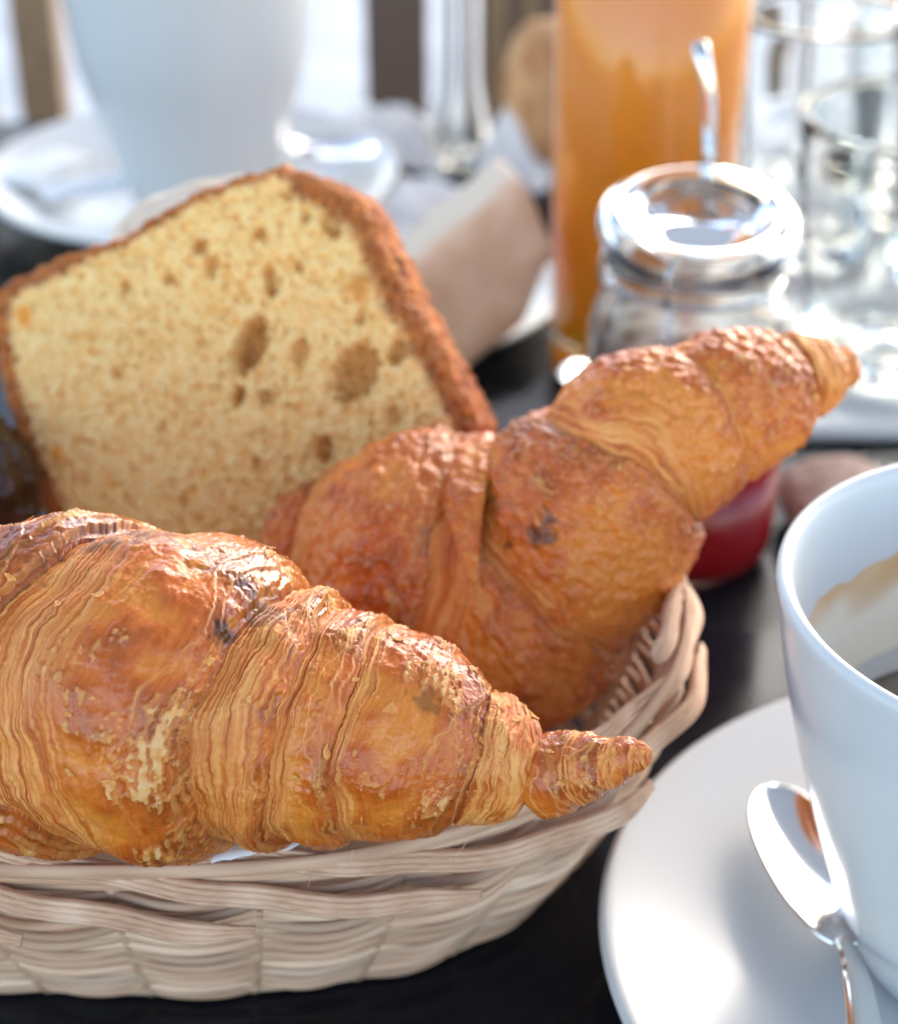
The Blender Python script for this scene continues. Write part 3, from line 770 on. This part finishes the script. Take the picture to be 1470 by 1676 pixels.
# ------------------------------------------------------------------ cups, saucers, spoons
def cup(c, z0, h, label, group, inside=True, turn=0.0, k=1.0):
    t = thing('coffee_cup', (c[0], c[1], z0), label, 'cup', group)
    outer = rprof([(2.05, .0), (2.35, .12), (2.75, 1.0), (3.3, 2.6), (3.85, 4.6), (4.25, 6.3), (4.52, h - .35)], 40)
    lip = [(4.56, h - .16), (4.54, h - .05), (4.46, h), (4.36, h - .03), (4.29, h - .12)]
    inner = rprof([(4.22, h - .4), (3.95, 6.2), (3.55, 4.5), (3.0, 2.6), (2.5, 1.2), (1.9, .7), (.02, .55)], 40)
    prof = [(.02, .1), (1.8, .1), (1.9, .0)] + outer + lip + inner
    lathe('bowl', [(r_ * k, z_ + z0) for r_, z_ in prof], c, M['china'], t, 160)
    pts = [(4.0, 6.2), (5.3, 6.5), (6.4, 5.6), (6.3, 4.0), (5.0, 2.7), (3.2, 2.3)]
    tube('handle', [(c[0] + r_ * math.cos(turn), c[1] + r_ * math.sin(turn), z0 + z_) for r_, z_ in pts], .42, M['china'], t, 14, 50, up=(-math.sin(turn), math.cos(turn), .001))
    return t, np.array(inner)[::-1] * [k, 1] + [0, z0]
def saucer(c, R_, label, group):
    t = thing('saucer', (c[0], c[1], 0), label, 'saucer', group)
    q = R_ / 8.0
    up = rprof([(.02, .62), (2.3, .62), (2.55, .72), (2.9, .75), (4.2, .95), (6.2, 1.45), (7.6, 1.86), (7.9, 1.93)], 50)
    dn = rprof([(7.98, 1.86), (7.85, 1.74), (6.2, 1.2), (4.4, .55), (4.1, .05), (3.8, .02), (3.6, .3), (.02, .35)], 40)
    lathe('dish', [(a * q, b) for a, b in up + [(7.97 * q / q, 1.92)] * 0 + dn], (c[0], c[1], 0), M['china'], t, 160)
    return t
def spoon(bowl_tip, neck, end, label, group, w=1.45, deep=.38, name='teaspoon', upv=(0, 0, 1)):
    bt, nk, en = (np.array(p, float) for p in (bowl_tip, neck, end))
    t = thing(name, nk - [0, 0, .1], label, 'spoon', group)
    ax = nk - bt; L = np.linalg.norm(ax); ax /= L
    upv = np.array(upv, float); sd_ = np.cross(ax, upv); sd_ /= np.linalg.norm(sd_); nn = np.cross(sd_, ax)
    nu, nv = 44, 25
    u = np.linspace(0, 1, nu)[:, None]; v = np.linspace(-1, 1, nv)[None]
    hw = w * np.sqrt(np.clip(1 - (np.abs(u - .42) / np.where(u < .42, .42, .60)) ** 2.15, 0, 1))
    hw = np.maximum(hw, .17 * sm(.5, 1, u) + .02)
    dep = -deep * np.sin(np.pi * np.clip(u * .98 + .01, 0, 1)) ** .8 * (1 - v ** 2)
    Pp = bt + (u * L)[..., None] * ax + (hw * v)[..., None] * sd_ + (dep + .0 * hw)[..., None] * nn
    o = build('bowl', Pp, grid_quads(nu, nv), M['steel'], t)
    s_ = o.modifiers.new('thickness', 'SOLIDIFY'); s_.thickness = .0011; s_.offset = 0
    b_ = o.modifiers.new('smooth', 'SUBSURF'); b_.levels = b_.render_levels = 1
    a = np.linspace(0, 2 * np.pi, 14, endpoint=False)
    mid = nk * .6 + en * .4 + nn * .18
    m = 40
    ww = np.interp(np.linspace(0, 1, m), [0, .25, .8, 1], [.8, .85, 1.5, 1.7])
    tube('handle', [nk - ax * .12, nk * .85 + en * .15 + nn * .08, mid, en], ww, M['steel'], t, m=m, sect=np.stack([.21 * np.cos(a), .085 * np.sin(a)], 1), up=nn)
    return t
CUPC = (10.25, 25.7)
SAUC = (11.0, 24.9)
saucer(SAUC, 8.2, 'white saucer under the near coffee cup at the right edge', 'white saucers')
_, INNER = cup(CUPC, .78, 8.3, 'white coffee cup with milk foam inside at the right edge', 'white coffee cups', turn=.2, k=1.03)
# coffee left in the near cup, foam on its wall
cof = thing('coffee', (CUPC[0], CUPC[1], 4.2), 'milky coffee with tan foam streaks inside the near cup', 'drink')
lathe('liquid', [(.02, 5.0), (3.3, 5.0), (float(np.interp(5.02, INNER[:, 1], INNER[:, 0])) + .01, 5.03), (3.4, 4.9), (3.2, 4.8), (.02, 4.8)], CUPC, M['coffee'], cof, 96, close=False)
n_a, n_h = 180, 26
aa = np.linspace(0, 2 * np.pi, n_a, endpoint=False)[:, None]; hh = np.linspace(0, 1, n_h)[None]
topz = 7.35 + .45 * np.sin(aa + .6) + .35 * noise(np.cos(aa) * 2.5, np.sin(aa) * 2.5, 0 * aa, 91) + .12 * noise(np.cos(aa) * 8, np.sin(aa) * 8, 0 * aa, 92)
zz = 4.9 + (topz - 4.9) * hh
innr = np.interp(zz, INNER[:, 1], INNER[:, 0]) + .012 - .035 * np.sin(np.pi * hh ** 2) ** .6
fn = noise(np.cos(aa) * 3, np.sin(aa) * 3, zz * 1.2, 93)
fcol = mix(srgb(240, 230, 210), srgb(206, 158, 100), np.clip(.9 * sm(.62, .97, hh + .25 * fn) + .55 * sm(.30, .05, hh + .2 * fn), 0, 1))
build('foam', np.stack([CUPC[0] + innr * np.cos(aa), CUPC[1] + innr * np.sin(aa), zz], -1), grid_quads(n_a, n_h, wrap_u=True), M['foam'], cof, fcol)
spoon(on_z(1268, 1282, 2.0), on_z(1384, 1545, 2.0), on_z(1428, 1760, 2.7), 'polished teaspoon on the saucer of the near cup', 'teaspoons', w=.95, deep=.36, upv=(.12, .1, 1))
RC = (-9.1, 64.0)
saucer((-9.6, 65.2), 7.7, 'white saucer under the tall cup in the far left background', 'white saucers')
cup(RC, .78, 9.2, 'tall white cup in the far left background', 'white coffee cups', turn=1.75, k=.98)
spoon(on_z(610, 245, 2.2), on_z(470, 232, 2.2), on_z(395, 160, 2.6), 'teaspoon on the saucer of the far tall cup', 'teaspoons', w=1.3)
for i, (px, py, rz) in enumerate([(150, 305, .4), (70, 275, 1.1)]):
    p = on_z(px, py, 1.75 + .0 * i)
    o = thing('sugar_sachet', p, ('white paper sugar sachet on the far saucer beside the cup foot', 'white paper sugar sachet near the far saucer left edge')[i], 'sachet', 'sugar sachets')
    u, v = np.meshgrid(np.linspace(-1, 1, 22), np.linspace(-1, 1, 12), indexing='ij')
    zt = .28 * (1 - u ** 4) * (1 - v ** 2) + .05 * noise(u * 3, v * 3, i * 5. + 0 * u, 3)
    cu_, su_ = math.cos(rz), math.sin(rz)
    X, Y = u * 1.9, v * .95
    T_ = np.stack([p[0] + X * cu_ - Y * su_, p[1] + X * su_ + Y * cu_, p[2] + zt + .03], -1); B_ = T_.copy(); B_[..., 2] = p[2] - .02 * (1 - u ** 4)
    q = grid_quads(22, 12)
    build('packet', np.concatenate([T_.reshape(-1, 3), B_.reshape(-1, 3)]), np.vstack([q, q[:, ::-1] + 264]), M['napkin'], o)

TZ = .5
# ------------------------------------------------------------------ crumpled and folded napkins
def crumple(p, sx, sy, h, label, seed, rz=0):
    n = 60
    u, v = np.meshgrid(np.linspace(-1, 1, n), np.linspace(-1, 1, n), indexing='ij')
    rid = 1 - np.abs(noise(u * 1.6 + seed, v * 1.6, 0 * u, seed)) * 2
    rid2 = 1 - np.abs(noise(u * 3.4 + seed, v * 3.4, 0 * u, seed + 1)) * 2
    env = np.clip(1.15 - (u ** 2 + v ** 2) * .75, 0, 1)
    z = h * env * np.clip(.35 + .55 * rid + .25 * rid2, .02, 2) + .06
    x = u * sx * (1 + .15 * noise(v * 2, u * 2, seed + 0 * u, 2)); y = v * sy * (1 + .15 * noise(u * 2, v * 2, seed + 3 + 0 * u, 2))
    c_, s_ = math.cos(rz), math.sin(rz)
    Pp = np.stack([p[0] + x * c_ - y * s_, p[1] + x * s_ + y * c_, p[2] + z], -1)
    o = tag(build('paper_napkin', Pp, grid_quads(n, n), M['napkin']), label, 'napkin', 'white paper napkins')
    m = o.modifiers.new('thickness', 'SOLIDIFY'); m.thickness = .0004
    return o
crumple(on_z(615, 262, 0), 2.6, 2.4, 2.0, 'crumpled white napkin right of the far white cup', 101, .2)
crumple(on_z(655, 378, 0), 3.0, 2.4, 1.6, 'crumpled white napkin behind the cut bread plate', 103, .5)
crumple(on_z(1400, 205, TZ), 6.0, 3.4, .7, 'flat white napkin behind the clear tumblers at right', 105, .1)
pz = on_z(852, 285, 0)
cone_n = 48
u = np.linspace(0, 1, 30)[:, None]; a = np.linspace(0, 2 * np.pi, cone_n, endpoint=False)[None]
rad_ = 1.75 * (1 - u) ** .75 * (1 + .22 * np.cos(a * 5 + u * 2)) + .05
tag(build('folded_napkin', np.stack([pz[0] + rad_ * np.cos(a) - .35 * u, pz[1] + rad_ * np.sin(a), pz[2] + .05 + 2.9 * u + 0 * a], -1), grid_quads(30, cone_n, wrap_v=True), M['napkin']),
    'white napkin folded to a point left of the juice glass', 'napkin')

# ------------------------------------------------------------------ glassware
try_ = tag(box('serving_tray', (9.6, 47.2, .02), (34, 75, TZ - .02), M['china'], None, .2), 'white serving tray under the clear tumblers at right', 'tray')
def tumbler(c, r0, r1, h, label, group, base=.9, facets=0):
    t = thing('water_glass', (c[0], c[1], TZ), label, 'glass', group)
    w = .16
    prof = [(.02, .05), (r0 - .15, .05), (r0, .2)] + [(r0 + (r1 - r0) * k, .2 + (h - .2) * k) for k in np.linspace(.08, .97, 12)] + [(r1 - .03, h), (r1 - w + .03, h)] \
        + [(r0 + (r1 - r0) * k - w, .2 + (h - .2) * k) for k in np.linspace(.96, (base) / h, 12)] + [(r0 - w - .25, base - .05), (.02, base - .1)]
    lathe('tumbler', [(a_, b_ + TZ - .03) for a_, b_ in prof], c, M['glass'], t, 96)
    return t
tumbler(on_z(1445, 610, 0)[:2], 2.6, 3.4, 8.0, 'clear water tumbler at the right edge beside the glass jar', 'clear water tumblers')
tumbler(on_z(1312, 425, 0)[:2], 2.2, 2.8, 8.4, 'clear water tumbler directly behind the glass jar', 'clear water tumblers')
tumbler(on_z(1490, 360, 0)[:2], 2.4, 3.0, 7.0, 'clear water tumbler farthest back at the right edge', 'clear water tumblers')
tumbler(on_z(1560, 480, 0)[:2], 2.4, 3.1, 9.0, 'tall clear tumbler mostly cut off by the right picture edge', 'clear water tumblers')
tumbler(on_z(1385, 300, 0)[:2], 2.3, 2.9, 7.6, 'clear water tumbler standing between two others far back right', 'clear water tumblers')
# juice
JC = on_z(1036, 600, 0)[:2]
jg = thing('juice_glass', (JC[0], JC[1], 0), 'tall straight glass filled with orange juice', 'glass')
JH = 15.0
lathe('glass', [(.02, .05), (2.45, .05), (2.6, .2), (2.62, 1.0), (2.74, 7), (2.82, JH - .05), (2.76, JH), (2.68, JH - .05), (2.58, 7), (2.46, 1.7), (2.1, 1.35), (.02, 1.3)], JC, M['glass'], jg, 120)
jc = tag(lathe('orange_juice', [(.02, 1.25), (2.1, 1.30), (2.5, 1.68), (2.63, 7), (2.73, 14.5), (2.68, 14.6), (.02, 14.6)], JC, M['juice'], None, 120, close=False), 'opaque orange juice inside the tall straight glass', 'drink')
# clip jar
KC = np.array([6.0, 41.4])
kj = thing('clip_top_jar', (KC[0], KC[1], 0), 'small clip-top glass jar with a domed lid behind the croissants', 'jar')
lathe('jar', [(.02, .12), (1.8, .06), (2.15, .1), (2.48, .5), (2.54, 1.2), (2.52, 6.2), (2.3, 7.0), (2.02, 7.4), (2.02, 7.8), (2.22, 7.9), (2.26, 8.05), (2.2, 8.2), (1.85, 8.2), (1.82, 7.4), (2.1, 6.9), (2.32, 6.1), (2.32, 1.2), (2.2, .65), (1.8, .42), (.02, .4)], KC, M['glass'], kj, 140, zk=1.045)
LT = math.radians(9)
PIV = 8.78
lathe('lid', [(.02, 8.85), (1.25, 8.85), (1.45, 8.93), (1.62, 9.15), (1.85, 9.28), (2.1, 9.28), (2.34, 9.15), (2.44, 8.9), (2.42, 8.6), (2.3, 8.5), (2.2, 8.55), (2.22, 8.85), (2.1, 9.0), (1.9, 9.05), (1.72, 8.95), (1.58, 8.72), (1.35, 8.6), (.02, 8.6)], KC, M['lid_glass'], kj, 140, zk=1.045, tilt=LT, pivot=PIV)
ang = np.linspace(0, 2 * np.pi, 72, endpoint=False)
tube('neck_wire', np.stack([KC[0] + 2.12 * np.cos(ang), KC[1] + 2.12 * np.sin(ang), 7.94 + 0 * ang], 1), .075, M['wire'], kj, 8, closed=True)
for a0 in (-1.95, -2.75, .55):
    x0, y0 = math.cos(a0), math.sin(a0)
    tube('clasp_wire', [(KC[0] + 2.15 * x0, KC[1] + 2.15 * y0, 7.94), (KC[0] + 2.5 * x0, KC[1] + 2.5 * y0, 7.0), (KC[0] + 2.48 * x0, KC[1] + 2.48 * y0, 6.0), (KC[0] + 2.45 * x0, KC[1] + 2.45 * y0, 5.0)], .07, M['wire'], kj, 8, 30)
    tube('clasp_wire', [(KC[0] + 2.2 * x0, KC[1] + 2.2 * y0, 7.94), (KC[0] + 2.55 * x0, KC[1] + 2.55 * y0, 8.2), (KC[0] + 2.52 * x0, KC[1] + 2.52 * y0, 8.9), (KC[0] + 2.1 * x0, KC[1] + 2.1 * y0, 9.45 + .3 * y0)], .07, M['wire'], kj, 8, 30)
tag(lathe('red_jam', [(.02, .35), (1.8, .36), (2.25, .6), (2.40, 1.2), (2.40, 4.6), (2.25, 4.5), (.02, 4.4)], KC, M['jam'], None, 120, close=False), 'dark red jam in the bottom of the clip-top jar', 'jam')
M['muesli'] = material('yoghurt and oats', (.6, .5, .4), .5)
noise_colour(M['muesli'], (.72, .66, .60), (.16, .08, .045), 150, 3)
tag(lathe('muesli_layer', [(.02, 4.75), (2.3, 4.75), (2.41, 4.85), (2.40, 6.35), (2.18, 7.1), (2.0, 7.15), (.02, 7.05)], KC, M['muesli'], None, 120, close=False), 'pale oat and yoghurt layer above the jam in the clip-top jar', 'muesli')
hs = thing('jam_spoon', (KC[0] + .3, KC[1] + 2.6, 0), 'steel spoon handle standing up behind the jar lid', 'spoon')
a = np.linspace(0, 2 * np.pi, 14, endpoint=False)
tube('handle', [on_y(1160, 420, 44.2), on_y(1161, 260, 44.2), on_y(1160, 160, 44.3), on_y(1150, 95, 44.5), on_y(1146, 72, 44.8)], np.interp(np.linspace(0, 1, 40), [0, 1], [1, 1.25]), M['steel'], hs, m=40, sect=np.stack([.17 * np.cos(a), .1 * np.sin(a)], 1), up=(0, -1, .2))
# slim vase
VC = on_z(752, 262, 0)[:2]
vz = thing('bud_vase', (VC[0], VC[1], 0), 'slim clear glass bud vase in the background left of the juice', 'vase')
vo = rprof([(.9, .05), (1.15, .3), (1.2, 1.2), (.98, 2.3), (.82, 3.4), (.8, 6), (.84, 11.9)], 36)
lathe('vase', [(.02, .05)] + vo + [(.8, 12.0)] + [(r_ - .14, max(z_, .5)) for r_, z_ in vo[::-1]] + [(.02, .5)], VC, M['glass'], vz, 80)
# biscuit
bi = thing('biscuit', on_z(1370, 830, 0), 'beige round biscuit half hidden behind the near cup', 'biscuit')
blob('biscuit', bi, on_z(1370, 815, .9), (1.5, 1.5, .85), basis((1, .2, 0)), M['bread'], 111, lambda x, y, z, n: mix(srgb(206, 176, 160), srgb(170, 128, 108), np.clip(.4 + n, 0, 1)), power=2.6)
